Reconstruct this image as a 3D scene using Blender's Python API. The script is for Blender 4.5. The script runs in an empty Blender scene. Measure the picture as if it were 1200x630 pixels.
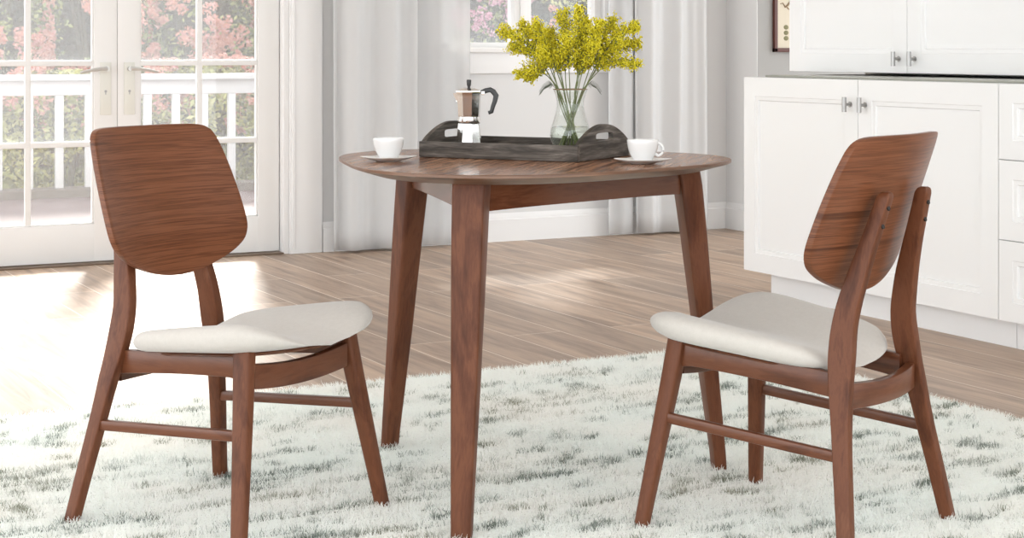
import bpy, bmesh, math, random
from mathutils import Vector, Matrix, noise
import numpy as np
S = bpy.context.scene; C = S.collection
PI = math.pi
# ------------------------------------------------------------ camera, world, sun, exposure
TH = 0.4806
cam_d = bpy.data.cameras.new('camera'); cam = bpy.data.objects.new('camera', cam_d); C.objects.link(cam)
cam.location = (0, 0, 1.0); cam.rotation_euler = (PI/2, 0, -TH)
cam_d.sensor_width = 36; cam_d.lens = 1991.8/1200*36; cam_d.shift_y = -(315-56.6)/1200
cam_d.clip_start = .05; cam_d.clip_end = 200
S.camera = cam
W = bpy.data.worlds.new('sky'); S.world = W; W.use_nodes = True
bg = W.node_tree.nodes['Background']; bg.inputs[0].default_value = (.93, .972, 1.0, 1); bg.inputs[1].default_value = 2.6
sun_d = bpy.data.lights.new('sun', 'SUN'); sun_d.energy = 14.0; sun_d.angle = math.radians(14); sun_d.color = (1, .95, .88)
sun = bpy.data.objects.new('sun', sun_d); C.objects.link(sun)
sdir = Vector((-.40, -.92, -.66)).normalized()
sun.rotation_euler = sdir.to_track_quat('-Z', 'Y').to_euler(); sun.location = (4, 14, 8)
S.view_settings.view_transform = 'Standard'; S.view_settings.look = 'None'
S.view_settings.exposure = 0.35; S.view_settings.gamma = 1; S.view_settings.use_curve_mapping = False

def room(X, Z):          # camera-ground coordinates -> room coordinates
    c, s = math.cos(TH), math.sin(TH); return (X*c+Z*s, -X*s+Z*c)

# ------------------------------------------------------------ materials
def mat(name, col=(.8,.8,.8), rough=.5, metal=0, spec=.5, **kw):
    m = bpy.data.materials.new(name); m.use_nodes = True
    b = m.node_tree.nodes['Principled BSDF']
    b.inputs['Base Color'].default_value = (*col, 1); b.inputs['Roughness'].default_value = rough
    b.inputs['Metallic'].default_value = metal; b.inputs['Specular IOR Level'].default_value = spec
    for k, v in kw.items(): b.inputs[k.replace('_', ' ')].default_value = v
    return m
def N(m, t, **kw):
    n = m.node_tree.nodes.new(t)
    for k, v in kw.items():
        if hasattr(n, k): setattr(n, k, v)
        else: n.inputs[k.replace('_', ' ')].default_value = v
    return n
def Lk(m, a, b): m.node_tree.links.new(a, b)
def ramp(m, stops):
    r = m.node_tree.nodes.new('ShaderNodeValToRGB'); e = r.color_ramp.elements
    e[0].position, e[0].color = stops[0][0], (*stops[0][1], 1)
    e[1].position, e[1].color = stops[-1][0], (*stops[-1][1], 1)
    for p, c in stops[1:-1]:
        q = e.new(p); q.color = (*c, 1)
    return r
def wood(name, stops, scale, rough=.35, spec=.5, dist=.6, fine=(8, 8, 160), bump=.02, coat=0, nscale=3.0, rot=0):
    """streaks: coordinates are squeezed by `scale` so noise stretches along the grain"""
    m = mat(name, rough=rough, spec=spec); b = m.node_tree.nodes['Principled BSDF']
    tc = N(m, 'ShaderNodeTexCoord'); mp = N(m, 'ShaderNodeMapping'); mp.inputs['Scale'].default_value = scale
    oi = N(m, 'ShaderNodeObjectInfo'); ad = N(m, 'ShaderNodeVectorMath', operation='ADD')
    Lk(m, tc.outputs['Object'], ad.inputs[0]); Lk(m, oi.outputs['Random'], ad.inputs[1]); vr = N(m, 'ShaderNodeVectorRotate'); vr.inputs['Angle'].default_value = rot; Lk(m, ad.outputs[0], vr.inputs[0]); Lk(m, vr.outputs[0], mp.inputs[0])
    n1 = N(m, 'ShaderNodeTexNoise', Scale=nscale, Detail=6.0, Roughness=.6, Distortion=dist); Lk(m, mp.outputs[0], n1.inputs['Vector'])
    mp2 = N(m, 'ShaderNodeMapping'); mp2.inputs['Scale'].default_value = fine; Lk(m, tc.outputs['Object'], mp2.inputs[0])
    n2 = N(m, 'ShaderNodeTexNoise', Scale=4.0, Detail=3.0); Lk(m, mp2.outputs[0], n2.inputs['Vector'])
    mx = N(m, 'ShaderNodeMath', operation='MULTIPLY_ADD'); Lk(m, n2.outputs[0], mx.inputs[0]); mx.inputs[1].default_value = .22
    Lk(m, n1.outputs[0], mx.inputs[2])
    sb = N(m, 'ShaderNodeMath', operation='SUBTRACT'); Lk(m, mx.outputs[0], sb.inputs[0]); sb.inputs[1].default_value = .11
    r = ramp(m, stops); Lk(m, sb.outputs[0], r.inputs[0]); Lk(m, r.outputs[0], b.inputs['Base Color'])
    bp = N(m, 'ShaderNodeBump', Strength=bump, Distance=.002); Lk(m, n2.outputs[0], bp.inputs['Height']); Lk(m, bp.outputs[0], b.inputs['Normal'])
    if coat: b.inputs['Coat Weight'].default_value = coat; b.inputs['Coat Roughness'].default_value = .18
    return m
WAL = [(.28, (0.0651,0.0202,0.0088)), (.42, (0.1054,0.0347,0.0154)), (.52, (0.1457,0.0515,0.0237)), (.62, (0.1240,0.0420,0.0187)), (.75, (0.1860,0.0728,0.0358))]
VEN = [(.26, (.05,.017,.008)), (.38, (.105,.036,.016)), (.45, (.20,.074,.034)), (.51, (.11,.038,.017)), (.57, (.21,.080,.038)), (.64, (.12,.042,.019)), (.74, (.22,.086,.042))]
TOPW = [(.32, (.07,.026,.012)), (.42, (.15,.055,.026)), (.47, (.44,.23,.13)), (.53, (.12,.045,.022)), (.60, (.50,.29,.18)), (.68, (.16,.065,.03))]
M = {}
M['leg_wood'] = wood('walnut_stained_wood', WAL, (5, 5, 1.2), rough=.38, spec=.22, fine=(60, 60, 5), dist=.8)
M['rail_wood'] = wood('walnut_rail_wood', WAL, (1.2, 1.2, 6), rough=.28, spec=.4, fine=(5, 5, 60), dist=.8)
M['apron_wood'] = wood('walnut_apron_wood', WAL, (1.2, 1.2, 6), rough=.17, spec=.5, fine=(5, 5, 60), dist=.8, bump=0)
M['veneer'] = wood('walnut_veneer', VEN, (1.2, .20, 17), rough=.34, spec=.22, fine=(4, 1.5, 150), dist=.22, coat=.06)
M['top_wood'] = wood('table_top_veneer', TOPW, (.5, 9, 9), rough=.2, spec=.07, fine=(60, 60, 90), dist=.3, coat=.0, rot=math.radians(-49))
M['edge_wood'] = wood('table_edge_wood', [(.3,(.10,.05,.03)), (.5,(.17,.09,.055)), (.7,(.24,.135,.085))], (2, 2, 30), rough=.4, fine=(5,5,100))
M['tray'] = wood('grey_weathered_wood', [(.3,(.024,.019,.015)), (.44,(.058,.048,.040)), (.54,(.105,.088,.074)), (.66,(.19,.165,.145))], (2, 14, 20), rough=.6, fine=(8,60,100), bump=.2, spec=.3)
M['tray_end'] = wood('grey_weathered_end_board', [(.3,(.024,.019,.015)), (.44,(.058,.048,.040)), (.54,(.105,.088,.074)), (.66,(.19,.165,.145))], (14, 2, 20), rough=.6, fine=(60,8,100), bump=.2, spec=.3)
M['dark_hole'] = mat('dark_screw_recess', (.01,.006,.005), .6)
M['white_paint'] = mat('white_satin_paint', (.82,.81,.795), .38)
M['wall_paint'] = mat('wall_paint', (.715,.712,.708), .75, spec=.25); M['lit_side_paint'] = mat('lit_side_wall_paint', (.80,.795,.79), .75, spec=.25)  # side wall: same paint lightened, its light put into the colour
M['shaded_wall'] = mat('shaded_hall_wall_paint', (.36,.355,.345), .75, spec=.25)  # hall wall: shade put into a darker copy of the paint
M['trim_paint'] = mat('trim_paint', (.84,.835,.83), .45)
M['cab'] = mat('cabinet_lacquer', (.90,.90,.895), .22)
M['cab2'] = mat('toe_kick_paint', (.90,.90,.90), .35)
M['stone'] = mat('olive_grey_countertop', (.36,.36,.31), .25)
M['steel'] = mat('brushed_steel', (.42,.41,.40), .35, metal=.8)
M['steel_lt'] = mat('satin_nickel', (.62,.61,.59), .3, metal=.5)
M['plate'] = mat('cream_lock_plate', (.74,.73,.67), .35)
M['alu'] = mat('polished_aluminium', (.80,.78,.75), .13, metal=1)
M['bakelite'] = mat('black_bakelite', (.018,.017,.017), .3)
M['porcelain'] = mat('white_porcelain', (.78,.775,.765), .08, Coat_Weight=.5)
M['frame'] = mat('dark_red_mahogany', (.085,.018,.010), .35)
M['paper'] = mat('aged_paper', (.62,.56,.45), .8)
M['ink'] = mat('brown_ink', (.24,.17,.10), .8)
M['ink2'] = mat('olive_ink', (.20,.19,.10), .8)
M['green_strip'] = mat('dark_green_gloss', (.02,.035,.02), .12)
M['rail'] = mat('white_exterior_paint', (.50,.50,.51), .5)
M['lawn'] = mat('lawn_grass', (.20,.22,.08), .9, spec=.1)
M['grout'] = mat('kitchen_wall_paint', (.60,.59,.57), .5)
# fabric with a fine woven bump
def fabric():
    m = mat('cream_woven_fabric', (.60,.565,.52), .9, spec=.15); b = m.node_tree.nodes['Principled BSDF']
    b.inputs['Sheen Weight'].default_value = .3
    tc = N(m, 'ShaderNodeTexCoord')
    w1 = N(m, 'ShaderNodeTexNoise', Scale=420.0, Detail=2.0); w2 = N(m, 'ShaderNodeTexNoise', Scale=90.0, Detail=2.0)
    Lk(m, tc.outputs['Object'], w1.inputs['Vector']); Lk(m, tc.outputs['Object'], w2.inputs['Vector'])
    a = N(m, 'ShaderNodeMath', operation='ADD'); Lk(m, w1.outputs[0], a.inputs[0]); Lk(m, w2.outputs[0], a.inputs[1])
    bp = N(m, 'ShaderNodeBump', Strength=.25, Distance=.0012); Lk(m, a.outputs[0], bp.inputs['Height']); Lk(m, bp.outputs[0], b.inputs['Normal'])
    r = ramp(m, [(0, (.50,.47,.43)), (1, (.62,.585,.54))]); h = N(m, 'ShaderNodeMath', operation='MULTIPLY'); Lk(m, a.outputs[0], h.inputs[0]); h.inputs[1].default_value = .5
    Lk(m, h.outputs[0], r.inputs[0]); Lk(m, r.outputs[0], b.inputs['Base Color'])
    return m
M['fabric'] = fabric()
def glass_mat(name, tint=(1,1,1), washout=.0, rough=0.0):
    """thin pane: mostly transparent, a reflective film and an optional painted white haze"""
    m = bpy.data.materials.new(name); m.use_nodes = True; nt = m.node_tree; nt.nodes.clear()
    o = N(m, 'ShaderNodeOutputMaterial'); tr = N(m, 'ShaderNodeBsdfTransparent'); tr.inputs[0].default_value = (*tint, 1)
    gl = N(m, 'ShaderNodeBsdfGlossy'); gl.inputs['Roughness'].default_value = rough
    lw = N(m, 'ShaderNodeLayerWeight'); lw.inputs[0].default_value = .5
    pw = N(m, 'ShaderNodeMath', operation='POWER'); Lk(m, lw.outputs['Facing'], pw.inputs[0]); pw.inputs[1].default_value = 4.0
    fr = N(m, 'ShaderNodeMath', operation='MULTIPLY_ADD'); Lk(m, pw.outputs[0], fr.inputs[0]); fr.inputs[1].default_value = .85; fr.inputs[2].default_value = .035
    mx = N(m, 'ShaderNodeMixShader'); Lk(m, fr.outputs[0], mx.inputs[0])
    Lk(m, gl.outputs[0], mx.inputs[2])
    if washout:
        dm = N(m, 'ShaderNodeBsdfDiffuse'); dm.inputs[0].default_value = (.95,.95,.95,1)
        hz = N(m, 'ShaderNodeMixShader'); hz.inputs[0].default_value = washout
        Lk(m, tr.outputs[0], hz.inputs[1]); Lk(m, dm.outputs[0], hz.inputs[2]); Lk(m, hz.outputs[0], mx.inputs[1])
    else: Lk(m, tr.outputs[0], mx.inputs[1])
    Lk(m, mx.outputs[0], o.inputs[0]); return m
M['pane'] = glass_mat('washed_out_window_glass', washout=.15)  # white diffuse share imitates the overexposed, washed-out view outside
M['vase'] = glass_mat('clear_vase_glass', tint=(.97,.98,.97))
M['water'] = glass_mat('vase_water', tint=(.93,.95,.92))
def cloth_mat(name, alpha, col=(.80,.80,.80), tl_=.22):
    m = bpy.data.materials.new(name); m.use_nodes = True; nt = m.node_tree; nt.nodes.clear()
    o = N(m, 'ShaderNodeOutputMaterial'); tr = N(m, 'ShaderNodeBsdfTransparent')
    df = N(m, 'ShaderNodeBsdfDiffuse'); df.inputs[0].default_value = (*col, 1)
    tl = N(m, 'ShaderNodeBsdfTranslucent'); tl.inputs[0].default_value = (*col, 1)
    m1 = N(m, 'ShaderNodeMixShader'); m1.inputs[0].default_value = tl_; Lk(m, df.outputs[0], m1.inputs[1]); Lk(m, tl.outputs[0], m1.inputs[2])
    m2 = N(m, 'ShaderNodeMixShader'); m2.inputs[0].default_value = alpha; Lk(m, tr.outputs[0], m2.inputs[1]); Lk(m, m1.outputs[0], m2.inputs[2])
    Lk(m, m2.outputs[0], o.inputs[0]); return m
M['curtain'] = cloth_mat('curtain_linen', .97)
M['sheer'] = cloth_mat('sheer_voile', .55, col=(.74,.74,.74), tl_=.05)
def leaf_mat(name, cols, rough=.5, trans=.35):
    m = mat(name, rough=rough, spec=.3); b = m.node_tree.nodes['Principled BSDF']
    g = N(m, 'ShaderNodeNewGeometry'); r = ramp(m, [(i/(len(cols)-1), c) for i, c in enumerate(cols)])
    Lk(m, g.outputs['Random Per Island'], r.inputs[0]); Lk(m, r.outputs[0], b.inputs['Base Color'])
    tl = N(m, 'ShaderNodeBsdfTranslucent'); Lk(m, r.outputs[0], tl.inputs[0])
    mx = N(m, 'ShaderNodeMixShader'); mx.inputs[0].default_value = trans
    Lk(m, b.outputs[0], mx.inputs[1]); Lk(m, tl.outputs[0], mx.inputs[2])
    Lk(m, mx.outputs[0], m.node_tree.nodes['Material Output'].inputs[0]); return m
M['leaf'] = leaf_mat('shrub_leaves', [(.03,.04,.02), (.08,.11,.035), (.22,.27,.09), (.46,.48,.20)])
M['leaf_y'] = leaf_mat('light_shrub_leaves', [(.05,.06,.02), (.18,.20,.06), (.42,.43,.14), (.62,.60,.26)])
M['bloom'] = leaf_mat('salmon_blossom', [(.50,.19,.15), (.62,.28,.22), (.70,.40,.32), (.62,.32,.34)])
M['bloom_p'] = leaf_mat('pink_blossom', [(.55,.20,.30), (.62,.30,.42), (.70,.46,.55)])
M['mimosa'] = leaf_mat('mimosa_blossom', [(.66,.56,.012), (.88,.78,.03), (.92,.85,.08), (.78,.70,.03)], trans=.35)
M['mimosa_leaf'] = leaf_mat('mimosa_foliage', [(.16,.18,.02), (.30,.30,.03), (.22,.24,.05)], trans=.15)
M['frond'] = leaf_mat('grey_green_frond', [(.16,.18,.14), (.24,.26,.20)], trans=.2)
M['stem'] = mat('green_stem', (.16,.19,.07), .5)
M['stem_dark'] = mat('dark_stem', (.06,.06,.035), .5)
def floor_mat():
    m = mat('oak_plank_floor', rough=.3); b = m.node_tree.nodes['Principled BSDF']
    tc = N(m, 'ShaderNodeTexCoord'); sp = N(m, 'ShaderNodeSeparateXYZ'); Lk(m, tc.outputs['Object'], sp.inputs[0])
    cb = N(m, 'ShaderNodeCombineXYZ'); Lk(m, sp.outputs[1], cb.inputs[0])
    sh = N(m, 'ShaderNodeMath', operation='SUBTRACT'); Lk(m, sp.outputs[0], sh.inputs[0]); sh.inputs[1].default_value = 2.12-.2027*20
    Lk(m, sh.outputs[0], cb.inputs[1])
    br = N(m, 'ShaderNodeTexBrick', Scale=1.0, Mortar_Size=.0022, Mortar_Smooth=.1, Bias=0.0, Brick_Width=1.75, Row_Height=.2027)
    br.offset = .37; br.offset_frequency = 2
    br.inputs['Color1'].default_value = (0,0,0,1); br.inputs['Color2'].default_value = (1,1,1,1); br.inputs['Mortar'].default_value = (.5,.5,.5,1)
    Lk(m, cb.outputs[0], br.inputs['Vector'])
    mul = N(m, 'ShaderNodeVectorMath', operation='MULTIPLY'); Lk(m, br.outputs['Color'], mul.inputs[0]); mul.inputs[1].default_value = (7, 7, 7)
    ad = N(m, 'ShaderNodeVectorMath', operation='ADD'); Lk(m, cb.outputs[0], ad.inputs[0]); Lk(m, mul.outputs[0], ad.inputs[1])
    mp = N(m, 'ShaderNodeMapping'); mp.inputs['Scale'].default_value = (.8, 9, 1); Lk(m, ad.outputs[0], mp.inputs[0])
    n = N(m, 'ShaderNodeTexNoise', Scale=2.2, Detail=7.0, Roughness=.62, Distortion=.7); Lk(m, mp.outputs[0], n.inputs['Vector'])
    r = ramp(m, [(.25, (.21,.135,.09)), (.42, (.37,.26,.185)), (.55, (.49,.36,.265)), (.72, (.61,.47,.36))])
    Lk(m, n.outputs[0], r.inputs[0])
    vr = N(m, 'ShaderNodeMixRGB', blend_type='MULTIPLY'); vr.inputs[0].default_value = .8
    r2 = ramp(m, [(0, (.72,.70,.68)), (1, (1.12,1.08,1.03))]); Lk(m, br.outputs['Color'], r2.inputs[0])
    Lk(m, r.outputs[0], vr.inputs[1]); Lk(m, r2.outputs[0], vr.inputs[2])
    mo = N(m, 'ShaderNodeMixRGB'); Lk(m, br.outputs['Fac'], mo.inputs[0]); Lk(m, vr.outputs[0], mo.inputs[1]); mo.inputs[2].default_value = (.78,.68,.58,1)  # pale joint colour paints the highlights along the plank bevels
    Lk(m, mo.outputs[0], b.inputs['Base Color'])
    bp = N(m, 'ShaderNodeBump', Strength=.05, Distance=.004); Lk(m, n.outputs[0], bp.inputs['Height']); Lk(m, bp.outputs[0], b.inputs['Normal'])
    rr = N(m, 'ShaderNodeMapRange'); Lk(m, n.outputs[0], rr.inputs[0]); rr.inputs[3].default_value = .30; rr.inputs[4].default_value = .48; Lk(m, rr.outputs[0], b.inputs['Roughness'])
    return m
M['floor'] = floor_mat()
def deck_mat():
    m = mat('mauve_deck_boards', rough=.7); b = m.node_tree.nodes['Principled BSDF']
    tc = N(m, 'ShaderNodeTexCoord')
    br = N(m, 'ShaderNodeTexBrick', Scale=1.0, Mortar_Size=.008, Brick_Width=4.0, Row_Height=.14)
    br.inputs['Color1'].default_value = (.06,.033,.038,1); br.inputs['Color2'].default_value = (.07,.038,.044,1); br.inputs['Mortar'].default_value = (.065,.045,.05,1)
    Lk(m, tc.outputs['Object'], br.inputs['Vector']); Lk(m, br.outputs[0], b.inputs['Base Color']); return m
M['deck'] = deck_mat()
M['deck_curb'] = mat('weathered_curb_wood', (.075,.06,.05), .7)
def rug_mat(hair):
    m = mat('rug_pile' if hair else 'rug_backing', rough=.95, spec=.1); b = m.node_tree.nodes['Principled BSDF']
    tc = N(m, 'ShaderNodeTexCoord'); src = N(m, 'ShaderNodeUVMap').outputs[0] if hair else N(m, 'ShaderNodeUVMap').outputs[0]
    # uv holds metres
    dn = N(m, 'ShaderNodeTexNoise', Scale=9.0, Detail=1.0); Lk(m, src, dn.inputs['Vector'])
    off = N(m, 'ShaderNodeVectorMath', operation='MULTIPLY_ADD'); Lk(m, dn.outputs['Color'], off.inputs[0]); off.inputs[1].default_value = (.05,.03,0); Lk(m, src, off.inputs[2])
    def layer(scale, lo, hi, seed, ns=1.0, det=2.0):
        mp = N(m, 'ShaderNodeMapping'); mp.inputs['Scale'].default_value = scale; mp.inputs['Location'].default_value = (seed, seed*.7, seed)
        Lk(m, off.outputs[0], mp.inputs[0])
        n = N(m, 'ShaderNodeTexNoise', Scale=ns, Detail=det, Roughness=.55); Lk(m, mp.outputs[0], n.inputs['Vector'])
        mr = N(m, 'ShaderNodeMapRange', interpolation_type='SMOOTHSTEP'); Lk(m, n.outputs[0], mr.inputs[0]); mr.inputs[1].default_value = lo; mr.inputs[2].default_value = hi
        return mr.outputs[0]
    a = layer((8, 24, 1), .575, .66, 1.3)          # dabs
    c = layer((2.6, 42, 1), .575, .66, 5.1)        # long broken lines
    d = layer((1.5, 3.0, 1), .42, .60, 9.7, det=0)  # bands where marks gather
    mx = N(m, 'ShaderNodeMath', operation='MAXIMUM'); Lk(m, a, mx.inputs[0])
    cd = N(m, 'ShaderNodeMath', operation='MULTIPLY'); Lk(m, c, cd.inputs[0]); Lk(m, d, cd.inputs[1]); Lk(m, cd.outputs[0], mx.inputs[1])
    jit = N(m, 'ShaderNodeTexNoise', Scale=260.0, Detail=0.0); Lk(m, src, jit.inputs['Vector'])
    jm = N(m, 'ShaderNodeMapRange'); Lk(m, jit.outputs[0], jm.inputs[0]); jm.inputs[1].default_value = .35; jm.inputs[2].default_value = .65; jm.inputs[3].default_value = .65; jm.inputs[4].default_value = 1.0
    mj = N(m, 'ShaderNodeMath', operation='MULTIPLY'); Lk(m, mx.outputs[0], mj.inputs[0]); Lk(m, jm.outputs[0], mj.inputs[1])
    tone = N(m, 'ShaderNodeTexNoise', Scale=3.0, Detail=1.0); Lk(m, src, tone.inputs['Vector'])
    tr = ramp(m, [(.35, (.15,.195,.165)), (.5, (.18,.22,.18)), (.65, (.23,.235,.15))]); Lk(m, tone.outputs[0], tr.inputs[0])
    basec = ramp(m, [(.3, (.94,.97,.94)), (.7, (.97,.965,.93))]); Lk(m, tone.outputs[0], basec.inputs[0])
    cm = N(m, 'ShaderNodeMixRGB'); Lk(m, mj.outputs[0], cm.inputs[0]); Lk(m, basec.outputs[0], cm.inputs[1]); Lk(m, tr.outputs[0], cm.inputs[2])
    Lk(m, cm.outputs[0], b.inputs['Base Color'])
    if hair:
        tl = N(m, 'ShaderNodeBsdfTranslucent'); Lk(m, cm.outputs[0], tl.inputs[0]); ms = N(m, 'ShaderNodeMixShader'); ms.inputs[0].default_value = .45
        Lk(m, b.outputs[0], ms.inputs[1]); Lk(m, tl.outputs[0], ms.inputs[2]); Lk(m, ms.outputs[0], m.node_tree.nodes['Material Output'].inputs[0])
    return m
M['rug'] = rug_mat(False); M['pile'] = rug_mat(True)

# ------------------------------------------------------------ mesh helpers
def sharp(bm, ang=35):
    bm.normal_update()
    for f in bm.faces: f.smooth = True
    for e in bm.edges:
        if len(e.link_faces) == 2 and e.calc_face_angle(0) > math.radians(ang): e.smooth = False
def obj(name, bm, m, parent=None, ang=35, recalc=True):
    if recalc: bmesh.ops.recalc_face_normals(bm, faces=bm.faces)
    sharp(bm, ang)
    me = bpy.data.meshes.new(name); bm.to_mesh(me); bm.free()
    for x in (m if isinstance(m, (list, tuple)) else [m]): me.materials.append(x)
    o = bpy.data.objects.new(name, me); C.objects.link(o)
    if parent: o.parent = parent
    return o
def raw(name, V, F, m, parent=None, smooth=False):
    me = bpy.data.meshes.new(name); me.from_pydata([tuple(v) for v in V], [], F); me.materials.append(m)
    if smooth: me.polygons.foreach_set('use_smooth', [True]*len(me.polygons))
    me.update(); o = bpy.data.objects.new(name, me); C.objects.link(o)
    if parent: o.parent = parent
    return o
def thing(name, label, cat, loc=(0,0,0), rz=0, group=None):
    o = bpy.data.objects.new(name, None); C.objects.link(o); o.location = loc; o.rotation_euler = (0,0,rz); o.empty_display_size = .1
    o['label'] = label; o['category'] = cat
    if group: o['group'] = group
    return o
def tag(o, label, cat, group=None, kind=None):
    o['label'] = label; o['category'] = cat
    if group: o['group'] = group
    if kind: o['kind'] = kind
    return o
def struct(o, label=None):
    o['kind'] = 'structure'
    if label: o['label'] = label
    return o
def box(bm, x0, x1, y0, y1, z0, z1, bev=0):
    r = bmesh.ops.create_cube(bm, size=1); vs = r['verts']
    for v in vs: v.co = Vector(((x0+x1)/2+v.co.x*(x1-x0), (y0+y1)/2+v.co.y*(y1-y0), (z0+z1)/2+v.co.z*(z1-z0)))
    if bev:
        es = list({e for v in vs for e in v.link_edges})
        bmesh.ops.bevel(bm, geom=es, offset=bev, segments=2, affect='EDGES', profile=.6)
    return vs
def bbox(*a, bev=0):
    bm = bmesh.new(); box(bm, *a, bev=bev); return bm
def rrect(w, d, r, n=3):
    """rounded rectangle points, counter-clockwise"""
    r = min(r, w/2*.98, d/2*.98); P = []
    for cxs, cys, a0 in ((1,1,0), (-1,1,PI/2), (-1,-1,PI), (1,-1,1.5*PI)):
        for k in range(n+1):
            a = a0+PI/2*k/n; P.append((cxs*(w/2-r)+r*math.cos(a), cys*(d/2-r)+r*math.sin(a)))
    return P
def loft(bm, rings, cap=True, closed=True):
    R = [[bm.verts.new(p) for p in ring] for ring in rings]
    n = len(R[0])
    for a, b in zip(R, R[1:]):
        for i in range(n if closed else n-1):
            j = (i+1) % n; bm.faces.new((a[i], a[j], b[j], b[i]))
    if cap:
        for q in (R[0][::-1], R[-1]):
            if (q[0].co-q[1].co).length > 1e-7 or True:
                try: bm.faces.new(q)
                except ValueError: pass
    return R
def lerp_tab(t, tab):
    for (a, va), (b, vb) in zip(tab, tab[1:]):
        if t <= b: break
    k = max(0, min(1, (t-a)/(b-a)))
    return va+(vb-va)*k
def smooth_tab(t, tab):
    """Catmull-Rom through (t, value) stops"""
    n = len(tab); i = 0
    while i < n-2 and t > tab[i+1][0]: i += 1
    t0, p1 = tab[i]; t1, p2 = tab[i+1]; k = max(0, min(1, (t-t0)/(t1-t0)))
    m1 = ((tab[i+1][1]-tab[i-1][1])/(tab[i+1][0]-tab[i-1][0]) if i > 0 else (p2-p1)/(t1-t0))*(t1-t0)
    m2 = ((tab[i+2][1]-tab[i][1])/(tab[i+2][0]-tab[i][0]) if i < n-2 else (p2-p1)/(t1-t0))*(t1-t0)
    return (2*k**3-3*k*k+1)*p1+(k**3-2*k*k+k)*m1+(-2*k**3+3*k*k)*p2+(k**3-k*k)*m2
def rings_disc(bm, outline, prof, surf):
    """closed shell: outline = [(x,y)], prof = [(scale, key)] from bottom centre over the edge to top centre"""
    cx = sum(p[0] for p in outline)/len(outline); cy = sum(p[1] for p in outline)/len(outline)
    R = []
    for s, k in prof:
        if s == 0: R.append([bm.verts.new(surf(cx, cy, k, 0))])
        else: R.append([bm.verts.new(surf(cx+(x-cx)*s, cy+(y-cy)*s, k, s)) for x, y in outline])
    n = len(outline)
    for a, b in zip(R, R[1:]):
        for i in range(n):
            j = (i+1) % n
            if len(a) == 1: bm.faces.new((a[0], b[j], b[i]))
            elif len(b) == 1: bm.faces.new((a[i], a[j], b[0]))
            else: bm.faces.new((a[i], a[j], b[j], b[i]))
def lathe(bm, prof, n=32, c=(0,0)):
    R = []
    for r, z in prof:
        R.append([(c[0]+max(r,1e-5)*math.cos(2*PI*i/n), c[1]+max(r,1e-5)*math.sin(2*PI*i/n), z) for i in range(n)])
    loft(bm, R, cap=True)
def tube(bm, pts, rad, n=8, cap=True):
    pts = [Vector(p) for p in pts]; R = []
    up = Vector((0,0,1))
    for i, p in enumerate(pts):
        d = (pts[min(i+1, len(pts)-1)]-pts[max(i-1, 0)]).normalized()
        a = d.cross(up if abs(d.z) < .95 else Vector((1,0,0))).normalized(); b = a.cross(d)
        r = rad[i] if isinstance(rad, (list, tuple)) else rad
        R.append([p+a*r*math.cos(2*PI*k/n)+b*r*math.sin(2*PI*k/n) for k in range(n)])
    loft(bm, R, cap)
def dup(root, loc, rz, label, group=None):
    r = root.copy(); C.objects.link(r); r.location = loc; r.rotation_euler = (0,0,rz); r['label'] = label
    if group: r['group'] = group
    for ch in list(root.children):
        c = ch.copy(); C.objects.link(c); c.parent = r
        for g in ch.children:
            d = g.copy(); C.objects.link(d); d.parent = c
    return r

# ------------------------------------------------------------ the room
VW = 7.846                       # back wall plane (y)
CE = 2.6
struct(obj('floor', bbox(-2.6, 7.2, -1.5, VW+.16, -.05, 0), M['floor']))
struct(obj('ceiling', bbox(-2.6, 7.2, -1.5, VW+.16, CE, CE+.05), M['white_paint']))
DX0, DX1, DH = 1.19, 2.865, 2.44       # french door opening; unseen head raised to lengthen the floor sun patch
WX0, WX1, WZ0, WZ1 = 3.69, 4.64, 1.0, 1.42  # window; unseen head lowered to weaken its sun patch on the floor
bm = bmesh.new()
for a in ((-2.6, DX0, 0, CE), (DX0, DX1, DH, CE), (DX1, WX0, 0, CE), (WX0, WX1, 0, WZ0), (WX0, WX1, WZ1, CE), (WX1, 5.437, 0, CE)):
    box(bm, a[0], a[1], VW, VW+.14, a[2], a[3])
struct(obj('wall_back', bm, M['wall_paint']))
struct(obj('wall_side', bbox(5.437, 5.4405, 7.5565, VW+.14, 0, CE), M['lit_side_paint']))
struct(obj('wall_hall', bbox(5.4410, 7.2, 7.556, 7.70, 0, CE), M['shaded_wall']))
struct(obj('wall_kitchen', bbox(4.66, 4.78, 1.2, 5.70, 0, CE), M['grout']))
def baseboard(name, pts):
    """pts: plan line, board of 18 mm thickness with a stepped moulding"""
    bm = bmesh.new()
    for (x0, y0), (x1, y1) in zip(pts, pts[1:]):
        d = Vector((x1-x0, y1-y0, 0)).normalized(); nrm = Vector((d.y, -d.x, 0))
        P = [(0,0), (.018,0), (.018,.112), (.012,.118), (.012,.130), (.006,.140), (.004,.146), (0,.146)]
        loft(bm, [[Vector((x0,y0,0))+nrm*a+Vector((0,0,z)) for a, z in P], [Vector((x1,y1,0))+nrm*a+Vector((0,0,z)) for a, z in P]])
    struct(obj(name, bm, M['trim_paint']))
baseboard('baseboard_back', [(3.035, VW-.0005), (5.436, VW-.0005)])
baseboard('baseboard_side', [(5.4365, VW-.02), (5.4365, 7.556)])
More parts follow.
